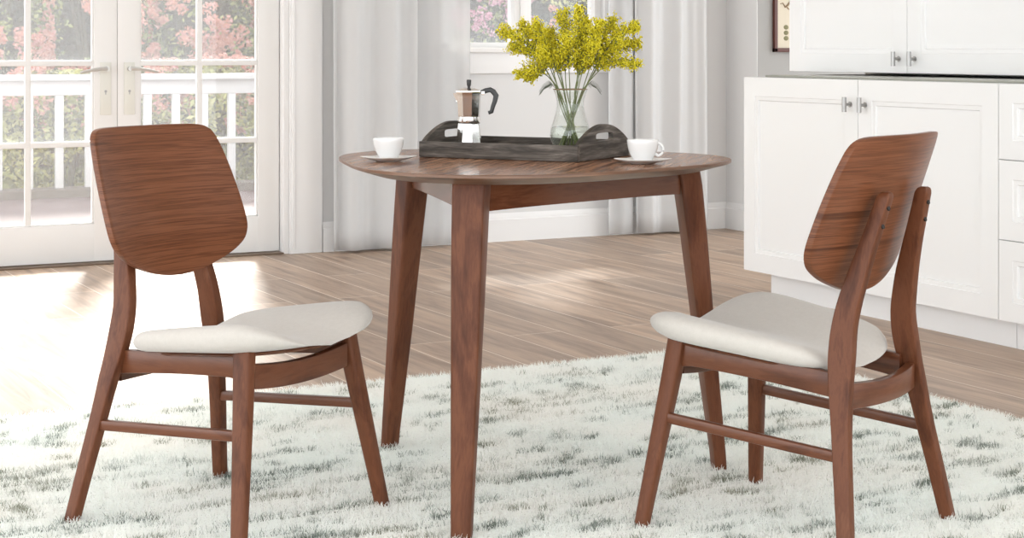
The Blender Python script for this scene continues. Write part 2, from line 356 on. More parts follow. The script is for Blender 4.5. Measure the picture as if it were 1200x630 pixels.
# door casing, jamb and threshold
bm = bmesh.new()
def casing(bm, x0, x1):
    box(bm, x0, x1, VW-.022, VW, 0, DH+.10, bev=.003)
    box(bm, x0+.008, x0+.022, VW-.030, VW-.02, 0.02, DH+.08, bev=.003)
casing(bm, 2.865, 3.03)
box(bm, 1.025, 1.19, VW-.022, VW, 0, DH+.10, bev=.003); box(bm, 1.025, 3.03, VW-.024, VW, DH, DH+.12, bev=.003)
struct(obj('trim_1', bm, M['trim_paint']))
bm = bmesh.new()
box(bm, 2.838, 2.865, VW, VW+.14, 0, DH, bev=.002); box(bm, DX0, DX0+.027, VW, VW+.14, 0, DH, bev=.002); box(bm, DX0, DX1, VW, VW+.14, DH-.03, DH)
struct(obj('trim_2', bm, M['trim_paint']))
struct(obj('trim_3', bbox(DX0+.027, 2.838, VW-.005, VW+.13, .0005, .008, bev=.002), mat('bronze_threshold', (.16,.11,.075), .5)))
DY = 7.90
def french_door(name, x0, x1, hinge_right, label):
    """glazed leaf between x0 and x1; sill, stiles, glazing bars, panes, lever set"""
    t = thing(name, label, 'door', ((x0+x1)/2, DY, 0)); cx = (x0+x1)/2; t['kind'] = 'structure'
    def b(bm, a0, a1, y0, y1, z0, z1, bev=0): box(bm, a0-cx, a1-cx, y0, y1, z0, z1, bev=bev)
    ws = .107; gx0, gx1 = x0+ws, x1-ws; gz0, gz1 = .185, 2.335
    bm = bmesh.new()
    b(bm, x0, gx0, 0, .042, .012, 2.408, .003); b(bm, gx1, x1, 0, .042, .012, 2.408, .003)
    b(bm, gx0-.001, gx1+.001, .0005, .0415, .012, gz0, .002); b(bm, gx0-.001, gx1+.001, .0005, .0415, gz1, 2.408, .002)
    obj('leaf_frame', bm, M['white_paint'], t)
    bm = bmesh.new(); wm = .013
    mxs = (gx0+gx1)/2
    b(bm, mxs-wm, mxs+wm, .006, .036, gz0, gz1, .003)
    for z in (.556, .931, 1.30, 1.67, 2.04): b(bm, gx0, gx1, .007, .035, z-wm, z+wm, .003)
    for q in ((gx0, gx0+.008, gz0, gz1), (gx1-.008, gx1, gz0, gz1), (gx0, gx1, gz0, gz0+.008), (gx0, gx1, gz1-.008, gz1)):
        b(bm, q[0], q[1], .008, .034, q[2], q[3], .002)
    obj('glazing_bars', bm, M['white_paint'], t)
    bm = bmesh.new(); b(bm, gx0, gx1, .0195, .0225, gz0, gz1); obj('glass', bm, M['pane'], t)
    hx = (x0+.055 if hinge_right else x1-.055)-cx; s = 1 if hinge_right else -1
    h = obj('lock_plate', bbox(hx-.026, hx+.026, -.007, 0, .69, .935, bev=.003), M['plate'], t)
    bm = bmesh.new(); bmesh.ops.create_cone(bm, cap_ends=True, segments=20, radius1=.012, radius2=.012, depth=.03, matrix=Matrix.Translation((hx, -.02, .905))@Matrix.Rotation(PI/2, 4, 'X'))
    tube(bm, [(hx, -.036, .905), (hx+s*.03, -.044, .905), (hx+s*.075, -.046, .899), (hx+s*.125, -.044, .888)], [.010, .009, .008, .006], 10)
    obj('door_handle', bm, M['steel_lt'], h)
    bm = bmesh.new(); bmesh.ops.create_cone(bm, cap_ends=True, segments=16, radius1=.006, radius2=.006, depth=.003, matrix=Matrix.Translation((hx, -.0075, .80))@Matrix.Rotation(PI/2, 4, 'X'))
    box(bm, hx-.002, hx+.002, -.009, -.006, .785, .80); obj('keyhole', bm, M['steel'], h)
    return t
french_door('door_1', 1.222, 2.0365, False, 'white glazed french door leaf at left, partly out of frame')
french_door('door_2', 2.0385, 2.834, True, 'white glazed french door leaf beside the wide casing')
# window: outer casing, mullion, two sashes
t = thing('window_1', 'white two-sash window between the curtains', 'window', (4.165, VW, 0)); t['kind'] = 'structure'
bm = bmesh.new(); wx = 4.165
for a in ((WX0, WX0+.04), (WX1-.04, WX1), (4.115, 4.215)): box(bm, a[0]-wx, a[1]-wx, .02, .10, WZ0, WZ1, bev=.003)
box(bm, WX0-wx, WX1-wx, .02, .10, WZ0, WZ0+.03, bev=.003); box(bm, WX0-wx, WX1-wx, .02, .10, WZ1-.04, WZ1, bev=.003)
box(bm, 4.145-wx, 4.185-wx, .01, .03, WZ0, WZ1, bev=.003)
obj('window_frame', bm, M['white_paint'], t)
bm = bmesh.new()
for a in (WX0-.08, WX1): box(bm, a-wx, a+.08-wx, -.018, 0, WZ0-.12, WZ1+.09, bev=.003)
box(bm, WX0-.08-wx, WX1+.08-wx, -.02, 0, WZ0-.13, WZ0-.02, bev=.003); box(bm, WX0-.08-wx, WX1+.08-wx, -.02, 0, WZ1, WZ1+.09, bev=.003)
obj('window_trim', bm, M['trim_paint'], t)
obj('window_sill', bbox(WX0-.10-wx, WX1+.10-wx, -.045, .06, WZ0-.022, WZ0+.003, bev=.004), M['white_paint'], t)
for a in ((WX0+.04, 4.115), (4.215, WX1-.04)): obj('glass', bbox(a[0]-wx, a[1]-wx, .055, .059, WZ0+.03, WZ1-.04), M['pane'], t)

# ------------------------------------------------------------ outdoors
struct(obj('deck', bbox(-1.5, 9.5, VW+.17, 11.60, -.10, -.012), M['deck']))
tag(obj('deck_curb', bbox(-1.5, 9.5, 11.6, 11.86, -.08, .045, bev=.006), M['deck_curb']), 'brown timber curb board along the outer edge of the deck', 'curb')
struct(obj('ground_lawn', bbox(-8, 24, 11.88, 30, -.14, -.04), M['lawn']))
t = thing('deck_railing', 'white painted deck railing seen through the glazed doors', 'railing', (4, 11.72, .0455))
bm = bmesh.new(); box(bm, -5, 5, -.07, .07, .735, .775, bev=.006); box(bm, -5, 5, -.025, .025, .634, .7345, bev=.004); obj('top_rail', bm, M['rail'], t)
for k in range(34):
    x = 2.216+.2035*(k-6)-4
    obj('baluster', bbox(x-.027, x+.027, -.02, .02, .001, .6335, bev=.003), M['rail'], t)
rnd = random.Random(7)
def quad_cloud(centers, sizes, rng, nrm=None, fold=.3):
    V = []; F = []
    for c, s in zip(centers, sizes):
        d = Vector((rng.gauss(0,1), rng.gauss(0,1), rng.gauss(0,1))).normalized()
        if nrm is not None: d = (d*.8+nrm(c)).normalized()
        a = d.orthogonal().normalized(); a.rotate(Matrix.Rotation(rng.random()*2*PI, 3, d)); b = d.cross(a)
        k = len(V); V += [c-a*s, c-b*s*.5+d*s*fold*.2, c+a*s, c+b*s*.5+d*s*fold*.2]; F.append((k, k+1, k+2, k+3))
    return V, F
def shrub(x, y, rx, ry, rz, seed, kind, label):
    rng = random.Random(seed); t = thing('flowering_shrub', label, 'shrub', (x, y, -.04), 0)
    cen = Vector((0, 0, rz*.55)); pts = []; szs = []
    lum = [Vector((rng.gauss(0,1), -abs(rng.gauss(0,1)), rng.gauss(0,.9))).normalized() for _ in range(26)]
    def surf(d):
        b = max(max(0, d.dot(l)-.86)/.14 for l in lum); return (1+.13*b)/(abs(d.x)**4+abs(d.y)**4+abs(d.z)**4)**.25
    n = 9000
    for _ in range(n):
        d = Vector((rng.gauss(0,1), rng.gauss(0,1), rng.gauss(0,1))).normalized()
        if d.y > .35: continue
        r = surf(d)*(1-.28*rng.random()**1.6)
        p = cen+Vector((d.x*rx*r, d.y*ry*r, d.z*rz*.56*r))
        if p.z < .02: continue
        if noise.noise(p*3.3+Vector((seed,0,0))) < -.16: continue
        pts.append(p); szs.append(rng.uniform(.018, .038))
    nf = lambda c: ((c-cen).normalized()+Vector((0,-.3,.4)))*.6
    V, F = quad_cloud(pts, szs, rng, nf)
    raw('foliage', V, F, M['leaf_y'] if kind == 'y' else M['leaf'], t)
    V = []; F = []; cl = []
    nb = {'s': 620, 'p': 480, 'y': 60}[kind]; tries = 0
    while len(cl) < nb and tries < 9000:
        tries += 1
        d = Vector((rng.gauss(0,1), -abs(rng.gauss(0,1)), rng.gauss(0,1))).normalized()
        p = cen+Vector((d.x*rx, d.y*ry, d.z*rz*.56))*surf(d)*1.03
        if p.z < (.35 if kind != 'y' else .6) or noise.noise(p*4.2+Vector((0,seed,0))) < -.02: continue
        cl.append(p)
    ps = []; ss = []
    for c in cl:
        R = rng.uniform(.022, .052)
        for _ in range(24):
            q = Vector((rng.gauss(0,1), rng.gauss(0,1), rng.gauss(0,1))).normalized()*R; ps.append(c+q); ss.append(rng.uniform(.012, .024))
    V, F = quad_cloud(ps, ss, rng, nf)
    raw('blossoms', V, F, M['bloom_p'] if kind == 'p' else M['bloom'], t)
    bm = bmesh.new()
    for k in range(7):
        a = rng.random()*2*PI; q = Vector((math.cos(a)*rx*.6, math.sin(a)*ry*.5, rz*.75))
        tube(bm, [(math.cos(a)*.04, math.sin(a)*.04, 0), (q.x*.4, q.y*.4, rz*.4), tuple(q)], [.022, .015, .006], 6)
    obj('branches', bm, M['stem_dark'], t)
    return t
SH = [(2.50, 13.75, .39, .42, 2.1, 's', 'salmon-flowered shrub at the left edge of the left glazed door'),
      (3.36, 13.75, .39, .42, 2.2, 's', 'salmon-flowered shrub behind the meeting stiles of the doors'),
      (4.22, 13.75, .39, .42, 2.15, 's', 'large salmon-flowered shrub behind the right glazed door'),
      (5.08, 13.75, .39, .42, 2.2, 'y', 'pale green shrub behind the right edge of the right glazed door'),
      (6.75, 13.75, .41, .42, 2.2, 'p', 'pink-flowered shrub behind the left window pane'),
      (7.66, 13.75, .41, .42, 2.2, 'y', 'pale green shrub behind the right window pane, above the mimosa'),
      (2.9, 12.72, .46, .3, .75, 'y', 'low yellow-green shrub at lawn level behind the left door'),
      (3.95, 12.72, .46, .3, .8, 'y', 'low yellow-green shrub at lawn level behind the left chair back'),
      (5.0, 12.72, .46, .3, .95, 'y', 'low yellow-green shrub at lawn level behind the right door')]
for i, s in enumerate(SH): shrub(*s[:5], 11+i*7, s[5], s[6])
# evergreen hedge behind the shrubs: closes the gaps, with an added sun-blocking end
V = []; rng = random.Random(3); ps = []; ss = []
for _ in range(26000):
    p = Vector((rng.uniform(-1, 11), 14.7+rng.random()*.35, rng.uniform(0, 2.9)*1.0))
    ps.append(p); ss.append(rng.uniform(.03, .06))
V, F = quad_cloud(ps, ss, rng, lambda c: Vector((0,-.5,.3)))
tg = thing('evergreen_hedge', 'dark evergreen hedge behind the flowering shrubs, tall end added out of view to block sun', 'hedge', (0, 0, -.04))
for _ in range(15000):  # unseen tall section added to keep sun off the window
    ps.append(Vector((rng.uniform(6.5, 12), 14.7+rng.random()*.35, rng.uniform(2.7, 7.2)))); ss.append(rng.uniform(.05, .10))
V, F = quad_cloud(ps, ss, rng, lambda c: Vector((0,-.5,.3)))
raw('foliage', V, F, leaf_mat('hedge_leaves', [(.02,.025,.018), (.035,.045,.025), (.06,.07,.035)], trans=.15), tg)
core_bm = bbox(-1, 6.7, 15.05, 15.5, 0, 2.8); box(core_bm, 6.7, 12, 15.05, 15.5, 0, 7.0)  # taller core box backs the added sun-blocking section
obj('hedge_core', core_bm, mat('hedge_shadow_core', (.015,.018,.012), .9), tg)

# ------------------------------------------------------------ curtains
def curtain(name, x0, x1, folds, amp, m, label, seed, y=7.74, ph=0.0):
    rng = random.Random(seed); nx = 160; nz = 26; w = x1-x0
    offs = [rng.uniform(-.35,.35) for _ in range(12)]
    def f(u, z):
        a = 2*PI*folds*(u+.025*math.sin(5*u+2*z*.5)) + ph
        k = 1-.18*z/CE
        return amp*k*(math.sin(a)+.30*math.sin(1.7*a+offs[0]*6)+.12*math.sin(2.9*a+offs[1]*9+z*.5))
    bm = bmesh.new(); th = .0012; R = []
    for side in (-1, 1):
        G = []
        for j in range(nz+1):
            z = .012+(CE-.026)*j/nz
            G.append([bm.verts.new((x0+w*i/nx-(x0+x1)/2, f(i/nx, z)+side*th, z)) for i in range(nx+1)])
        R.append(G)
    for G in R:
        for j in range(nz):
            for i in range(nx): bm.faces.new((G[j][i], G[j][i+1], G[j+1][i+1], G[j+1][i]))
    for j in range(nz):
        for i in (0, nx): bm.faces.new((R[0][j][i], R[1][j][i], R[1][j+1][i], R[0][j+1][i]))
    for i in range(nx):
        for j in (0, nz): bm.faces.new((R[0][j][i], R[1][j][i], R[1][j][i+1], R[0][j][i+1]))
    o = obj(name, bm, m, ang=180); o.location = ((x0+x1)/2, y, 0)
    return tag(o, label, 'curtain', None)
curtain('curtain', 3.055, 3.50, 2.6, .026, M['curtain'], 'off-white folded curtain hanging beside the door casing', 1)
curtain('curtain', 3.505, 3.80, 1.7, .012, M['sheer'], 'sheer white curtain covering the left edge of the window', 2, y=7.755)
curtain('curtain', 4.62, 4.775, 1.1, .012, M['sheer'], 'narrow sheer white curtain at the right edge of the window', 3, y=7.755)
curtain('curtain', 4.78, 5.255, 3.2, .026, M['curtain'], 'off-white folded curtain near the room corner', 4)

# ------------------------------------------------------------ picture in the hall
t = thing('framed_print', 'red-brown framed botanical print on the wall behind the upper cabinet', 'picture', (5.539, 7.556, .98))
bm = bmesh.new()
for a in ((0, .022, 0, .62), (.398, .42, 0, .62), (0, .42, 0, .022), (0, .42, .598, .62)): box(bm, a[0], a[1], -.022, -.0005, a[2], a[3], bev=.003)
obj('picture_frame', bm, M['frame'], t)
pp = obj('print', bbox(.02, .40, -.010, -.004, .02, .60), M['paper'], t)
bm = bmesh.new()
for k, z in enumerate((.075, .105, .135, .44, .47)):
    bm = bmesh.new()
    bmesh.ops.create_cone(bm, cap_ends=True, segments=14, radius1=.013, radius2=.010, depth=.002, matrix=Matrix.Translation((.085, -.0111, z))@Matrix.Rotation(PI/2, 4, 'X')@Matrix.Scale(1.25, 4, (1,0,0)))
    obj('seed_drawing', bm, M['ink2'], pp)

bm = bmesh.new(); tube(bm, [(.045,-.0112,.262), (.062,-.0112,.268), (.078,-.0112,.245), (.095,-.0112,.256), (.12,-.0112,.285), (.15,-.0112,.29)], [.002,.003,.005,.006,.005,.002], 6)
tube(bm, [(.085,-.0112,.25), (.10,-.0112,.235), (.12,-.0112,.232)], [.003,.003,.002], 6); obj('bird_drawing', bm, M['ink'], pp)

# ------------------------------------------------------------ kitchen units (fronts face -x)
def shaker(bm, y0, y1, z0, z1, X, th=.02, fw=.075, rec=.008):
    """framed door: rails and stiles, a small step and a recessed panel; front plane x = X"""
    box(bm, X, X+th, y0, y0+fw, z0, z1); box(bm, X, X+th, y1-fw, y1, z0, z1)
    box(bm, X, X+th, y0+fw, y1-fw, z0, z0+fw); box(bm, X, X+th, y0+fw, y1-fw, z1-fw, z1)
    rings = []
    for ins, dx in ((0, th), (0, .0005), (.002, .003), (.016, .0045), (.019, .012)):
        a, b, c, d = y0+fw+ins, y1-fw-ins, z0+fw+ins, z1-fw-ins
        rings.append([(X+dx, a, c), (X+dx, b, c), (X+dx, b, d), (X+dx, a, d)])
    loft(bm, rings)
def knob(parent, X, y, z):
    bm = bmesh.new()
    bmesh.ops.create_cone(bm, cap_ends=True, segments=14, radius1=.0055, radius2=.0055, depth=.026, matrix=Matrix.Translation((X-.013, y, z))@Matrix.Rotation(PI/2, 4, 'Y'))
    bmesh.ops.create_cone(bm, cap_ends=True, segments=16, radius1=.0085, radius2=.0085, depth=.055, matrix=Matrix.Translation((X-.030, y, z)))
    bmesh.ops.create_cone(bm, cap_ends=True, segments=16, radius1=.011, radius2=.009, depth=.004, matrix=Matrix.Translation((X-.002, y, z))@Matrix.Rotation(PI/2, 4, 'Y'))
    return obj('bar_knob', bm, M['steel'], parent)
UF = 4.03
def unit(name, label, y0, y1, z0, z1, X, depth, doors, toe=True, drawers=None, group=None):
    t = thing(name, label, 'cabinet', (X, (y0+y1)/2, 0 if toe else z0)); cy = (y0+y1)/2; oz = 0 if toe else z0
    bm = bmesh.new(); box(bm, .021, depth, y0-cy+.0005, y1-cy-.0005, z0-oz, z1-oz, bev=.001); obj('carcass', bm, M['cab'], t)
    if toe: obj('toe_kick', bbox(.082, depth, y0-cy+.001, y1-cy-(.075 if y1 > 5.6 else .001), 0, z0-.0005), M['cab2'], t)
    for a, b, hs, hz in doors or []:
        bm = bmesh.new(); shaker(bm, a-cy+.0015, b-cy-.0015, z0-oz+.001, z1-oz-.001, 0); d = obj('door', bm, M['cab'], t); knob(d, 0, hs-cy, hz-oz)
    for za, zb in drawers or []:
        bm = bmesh.new(); shaker(bm, y0-cy+.0015, y1-cy-.0015, za-oz+.0015, zb-oz-.0015, 0, fw=.062); d = obj('drawer', bm, M['cab'], t)
    return t
ZT = .884
unit('base_cabinet', 'white two-door base cabinet under the countertop, behind the right chair', 4.246, 5.692, .1015, ZT, UF, .60,
     [(4.246, 4.969, 4.926, .792), (4.969, 5.692, 5.012, .792)])
unit('drawer_unit', 'white three-drawer base unit at the right edge of the photo', 3.45, 4.245, .1015, ZT, UF, .60, None, drawers=[(.1015,.368), (.368,.633), (.633,ZT)])
tag(obj('countertop', bbox(UF+.04, 4.655, 3.45, 5.60, ZT+.0008, ZT+.009, bev=.002), M['stone']), 'thin olive-grey countertop slab on the white base cabinets', 'countertop')
UU = 4.30
unit('wall_cabinet', 'white two-door wall cabinet above the countertop', 4.275, 5.747, .905, 1.70, UU, .355,
     [(4.275, 5.013, 4.968, .960), (5.013, 5.747, 5.058, .960)], toe=False)
bpy.context.view_layer.update()
tag(obj('dark_green_strip', bbox(4.652, 4.6595, 3.45, 4.55, ZT+.0155, ZT+.10), M['green_strip']), 'dark green strip glimpsed under the wall cabinet', 'backsplash')  # thin dark green strip on the wall behind the gap

# ------------------------------------------------------------ rug
RX0, RX1, RY0, RY1 = .55, 3.31, 1.6, 4.695
bm = bmesh.new(); uvl = bm.loops.layers.uv.new('UVMap')
nx, ny = 140, 156; G = []
def edge_wob(x, y): return 0.006*noise.noise(Vector((x*7, y*7, 0)))
for j in range(ny+1):
    row = []
    for i in range(nx+1):
        x = RX0+(RX1-RX0)*i/nx; y = RY0+(RY1-RY0)*j/ny
        if i in (0, nx) : x += edge_wob(0, y)
        if j in (0, ny): y += edge_wob(x, 3)
        row.append(bm.verts.new((x, y, .0035)))
    G.append(row)
for j in range(ny):
    for i in range(nx):
        f = bm.faces.new((G[j][i], G[j][i+1], G[j+1][i+1], G[j+1][i]))
        for l in f.loops: l[uvl].uv = (l.vert.co.x, l.vert.co.y)
ext = bmesh.ops.extrude_edge_only(bm, edges=[e for e in bm.edges if e.is_boundary])
for v in ext['geom']:
    if isinstance(v, bmesh.types.BMVert): v.co.z = .0003
rug = obj('area_rug', bm, [M['rug'], M['pile']], recalc=False)
tag(rug, 'cream shaggy area rug with sage green dashes under the table and chairs', 'rug')
ps = rug.modifiers.new('pile', 'PARTICLE_SYSTEM').particle_system; st = ps.settings
st.type = 'HAIR'; st.count = 380000; st.hair_length = .0055; st.hair_step = 3; st.emit_from = 'FACE'; st.use_advanced_hair = True
st.brownian_factor = .003; st.normal_factor = .003; st.factor_random = .0018; st.length_random = .4
st.root_radius = 1.4; st.tip_radius = .7; st.radius_scale = .001; st.material = 2; st.display_percentage = 3; st.render_step = 2; st.display_step = 2
st.use_even_distribution = True

# ------------------------------------------------------------ dining table
TX, TY, TR, TE, TPHI = 1.8274, 3.4595, .4494, .100, 1.847
TZ = .7442; LZ = .0038
table = thing('dining_table', 'walnut three-legged dining table with a rounded triangular top, standing on the rug', 'table', (TX, TY, 0), 0)
def tri_r(t, R=TR, e=TE): return R*(1+e*math.cos(3*(t-TPHI)))
top_out = [(tri_r(t)*math.cos(t), tri_r(t)*math.sin(t)) for t in [2*PI*i/144 for i in range(144)]]
bm = bmesh.new()
zk = [TZ-.0245, TZ-.0245, TZ-.023, TZ-.0085, TZ-.0065, TZ-.0012, TZ, TZ, TZ]
rings_disc(bm, top_out, [(0, 0), (.862, 1), (.875, 2), (.992, 3), (1.0, 4), (1.0, 5), (.996, 6), (.6, 7), (0, 8)], lambda x, y, k, s: (x, y, zk[k]))
to = obj('tabletop', bm, [M['top_wood'], M['edge_wood']], table, ang=25)
for f in to.data.polygons:
    if f.center.z < TZ-.0005: f.material_index = 1
def rot2(x, y, a): return (x*math.cos(a)-y*math.sin(a), x*math.sin(a)+y*math.cos(a))
for k in range(3):
    a = TPHI+2*PI/3*k; bm = bmesh.new(); rings = []
    # tapered leg: wide at the top, slimmer at the foot, splayed outward
    for z, rc, wr, wt in ((LZ, .4780, .029, .042), (.05, .4735, .030, .044), (.30, .442, .040, .056), (.55, .4135, .049, .066), (.68, .397, .054, .070), (TZ-.0250, .389, .055, .072)):
        az = a+.0155*(1-z/TZ); lo = Vector((.0065*math.cos(TH), -.0065*math.sin(TH), 0))
        rings.append([Vector((*rot2(rc+px, py, az), z))+lo for px, py in rrect(wr, wt, .008, 4)])
    loft(bm, rings); obj('leg', bm, M['leg_wood'], table)
for k in range(3):
    a0 = TPHI+2*PI/3*k; a1 = a0+2*PI/3; rr = .376
    p0 = Vector((rr*math.cos(a0), rr*math.sin(a0), 0)); p1 = Vector((rr*math.cos(a1), rr*math.sin(a1), 0)); d = (p1-p0).normalized(); nrm = Vector((d.y, -d.x, 0))
    L = (p1-p0).length; rings = []; n = 24
    for i in range(n+1):
        u = .020+(L-.040)*i/n; s = abs(2*u/L-1); zb = .662-.003*(s**3)
        c = p0+d*u+nrm*(.010)+Vector((.0065*math.cos(TH), -.0065*math.sin(TH), 0))
        rings.append([c+nrm*px+Vector((0,0,z)) for px, z in ((-.011, zb), (.011, zb), (.011, TZ-.0255), (-.011, TZ-.0255))])
    bm = bmesh.new(); loft(bm, rings); obj('apron', bm, M['apron_wood'], table, ang=40)

# ------------------------------------------------------------ dining chairs
def make_chair(label, loc, rz):
    t = thing('dining_chair', label, 'chair', loc, rz, None)
    F0 = .0042
    lx = [(0,-.236),(.1,-.221),(.2,-.205),(.3,-.191),(.35,-.184),(.4,-.180),(.45,-.180),(.5,-.188),(.55,-.200),(.6,-.214),(.65,-.229),(.72,-.249)]
    wd = [(0,.455),(.1,.413),(.2,.371),(.3,.328),(.35,.302),(.4,.278),(.45,.258),(.5,.242),(.55,.222),(.6,.206),(.65,.190),(.72,.168)]
    fa = [(0,.028),(.15,.032),(.25,.036),(.32,.044),(.39,.052),(.45,.049),(.52,.045),(.6,.036),(.66,.031),(.72,.028)]
    for s in (1, -1):
        bm = bmesh.new(); rings = []; zs = [F0+(.703-F0)*i/44 for i in range(45)]
        for z in zs:
            w = smooth_tab(z, wd)/2*s; f = smooth_tab(z, fa); X = smooth_tab(z, lx)
            rings.append([(X+px, w+py, z) for px, py in rrect(f, .025, .0035, 3)])
        for dz, sc in ((.006, .93), (.011, .75), (.014, .45)):
            z = .703+dz; w = smooth_tab(z, wd)/2*s; X = smooth_tab(z, lx)
            rings.append([(X+px*sc, w+py*min(1, sc*1.15), z) for px, py in rrect(.028, .025, .0035, 3)])
        loft(bm, rings); leg = obj('leg', bm, M['leg_wood'], t)
        for z in (.650, .686):
            X = smooth_tab(z, lx)-smooth_tab(z, fa)/2; w = smooth_tab(z, wd)/2*s
            bm = bmesh.new(); bmesh.ops.create_cone(bm, cap_ends=True, segments=16, radius1=.0058, radius2=.0058, depth=.0024, matrix=Matrix.Translation((X-.0006, w, z))@Matrix.Rotation(math.radians(-74), 4, 'Y'))
            obj('screw_hole', bm, M['dark_hole'], leg)
        bm = bmesh.new(); rings = []
        for i in range(26):
            z = F0+(.398-F0)*i/25
            X = lerp_tab(z, [(0,.237),(.4,.1885)]); w = lerp_tab(z, [(0,.231),(.3,.1765),(.4,.160)])*s
            f = lerp_tab(z, [(0,.029),(.4,.040)]); l = lerp_tab(z, [(0,.027),(.4,.034)])
            rings.append([(X+px, w+py, z) for px, py in rrect(f, l, .008, 3)])
        loft(bm, rings); obj('leg', bm, M['leg_wood'], t)
        # side rail under the seat
        bm = bmesh.new(); rings = []
        for i in range(21):
            u = i/20; X = -.172+(.186+.172)*u; Y = (.139+(.158-.139)*u)*s
            zb = .309+.030*u+(.004*math.sin(PI*u) if u < 1 else 0)-.006*max(0, (u-.88)/.12)**2; zt = .359+.029*u
            rings.append([(X, Y+py, (zb+zt)/2+pz) for py, pz in rrect(.021, zt-zb, .003, 2)])
        loft(bm, rings); obj('side_rail', bm, M['rail_wood'], t)
        bm = bmesh.new(); rings = []
        for i in range(5):
            u = i/4; X = -.203+(.205+.203)*u; Y = (.1835+(.192-.1835)*u)*s; z = .2035+.027*u
            rings.append([(X, Y+py, z+pz) for py, pz in rrect(.016, .022, .004, 2)])
        loft(bm, rings); obj('stretcher', bm, M['rail_wood'], t)
    # front and rear rails, arched
    for nm, X, hw, zt, zb, sag, bow in (('front_rail', .195, .148, .367, .316, .013, .0), ('rear_rail', -.1905, .138, .342, .290, .008, -.016)):
        bm = bmesh.new(); rings = []
        for i in range(21):
            u = i/20*2-1; Y = hw*u; q = 1-u*u
            a, b = zb-sag*q*.8, zt-sag*q
            if nm == 'rear_rail': a, b = zb-.003*q, zt-.008*q
            rings.append([(X+bow*q+px, Y, (a+b)/2+pz) for px, pz in rrect(.021, b-a, .003, 2)])
        loft(bm, rings); obj(nm, bm, M['rail_wood'], t)
    # seat: saddle cushion
    def hw(x):   # half width along the seat
        return smooth_tab(x, [(-.165,.150),(-.13,.186),(-.05,.205),(.06,.219),(.15,.226),(.22,.216),(.265,.150)])
    out = []; n = 40; X0, X1 = -.155, .275
    for i in range(80):
        a = 2*PI*i/80; ca, sa = math.cos(a), math.sin(a); e = 2/4.2
        x = .06+.215*math.copysign(abs(ca)**e, ca); y = math.copysign(abs(sa)**e, sa)
        w = .186+(.228-.186)*min(1, max(0, (x+.155)/.30)); w -= .012*max(0, (x-.19)/.085)
        # front edge bows forward in the middle, rear edge bows back
        if ca > 0: x += .006*(1-min(1, abs(y))**2)*ca
        out.append((x, y*w))
    def zt(x, y):
        q = min(1, abs(y)/.21)
        side = .428+.135*x-.9*max(0, x-.19)**1.5-1.0*max(0,-.09-x)**1.5
        dip = (.038+.016*min(1, max(0, (x-.05)/.15)))*(1-q*q*(3-2*q))
        return side-dip
    def zb(x, y): return .3625+.088*x+.10*max(0, x-.19)+.017*(min(1, abs(y)/.21))**2+(.010 if abs(y) > .1 else .010*abs(y)/.1)*0
    prof = [(0,0),(.5,0),(.80,0),(.90,.02),(.955,.10),(.985,.26),(1.0,.48),(.995,.66),(.975,.80),(.94,.90),(.89,.96),(.80,.99),(.65,1),(.45,1),(.22,1),(0,1)]
    def surf(x, y, k, s):
        b, tt = zb(x, y), zt(x, y); return (x, y, b+(tt-b)*k)
    bm = bmesh.new(); rings_disc(bm, out, prof, surf)
    seat = obj('seat', bm, M['fabric'], t, ang=180)
    # thin seat board under the cushion, follows its underside
    bm = bmesh.new()
    rings_disc(bm, [(.02+(x-.02)*.86, y*.80) for x, y in out], [(0,0),(.98,0),(1,1),(.98,2),(0,2)], lambda x, y, k, s: (x, y, zb(x, y)-.0075+.0036*k))
    obj('seat_board', bm, M['rail_wood'], t)
    # backrest: curved, tilted veneer shell
    oy = [(.0,.8285),(.10,.8285),(.150,.8265),(.172,.8185),(.1835,.804),(.190,.782),(.1955,.755),(.2005,.72),(.2045,.68),(.2065,.645),(.2070,.615),(.2035,.592),(.192,.570),(.172,.553),(.145,.538),(.112,.525),(.075,.514),(.038,.5075),(.0,.505)]
    # resample right half smoothly, mirror
    half = []
    for i in range(len(oy)-1):
        for q in range(3):
            tt = i+q/3; half.append((smooth_tab(tt, [(k, v[0]) for k, v in enumerate(oy)]), smooth_tab(tt, [(k, v[1]) for k, v in enumerate(oy)])))
    half.append(oy[-1])
    outl = half+[(-y, z) for y, z in half[-2:0:-1]]
    def front(y, z): return -.173-(z-.6)*.355+.040*(abs(y)/.2)**2.0
    TK = .017
    def bs(y, z, k, s):
        nx = -TK*k; return (front(y, z)+nx, y, z+(-.3*TK*k)*0)
    bm = bmesh.new()
    rings_disc(bm, outl, [(0,1),(.35,1),(.6,1),(.8,1),(.93,1),(.99,1),(.9975,.97),(1.0,.86),(1.0,.14),(.9975,.03),(.99,0),(.93,0),(.8,0),(.6,0),(.35,0),(0,0)], bs)
    obj('backrest', bm, M['veneer'], t, ang=50)
    return t
cA = make_chair('walnut dining chair with a cream seat left of the table, backrest front in view', (1.1469, 3.5126, 0), -1.0585)
cB = dup(cA, (2.1836, 2.8930, 0), 1.9820, 'walnut dining chair with a cream seat right of the table, seen from behind')

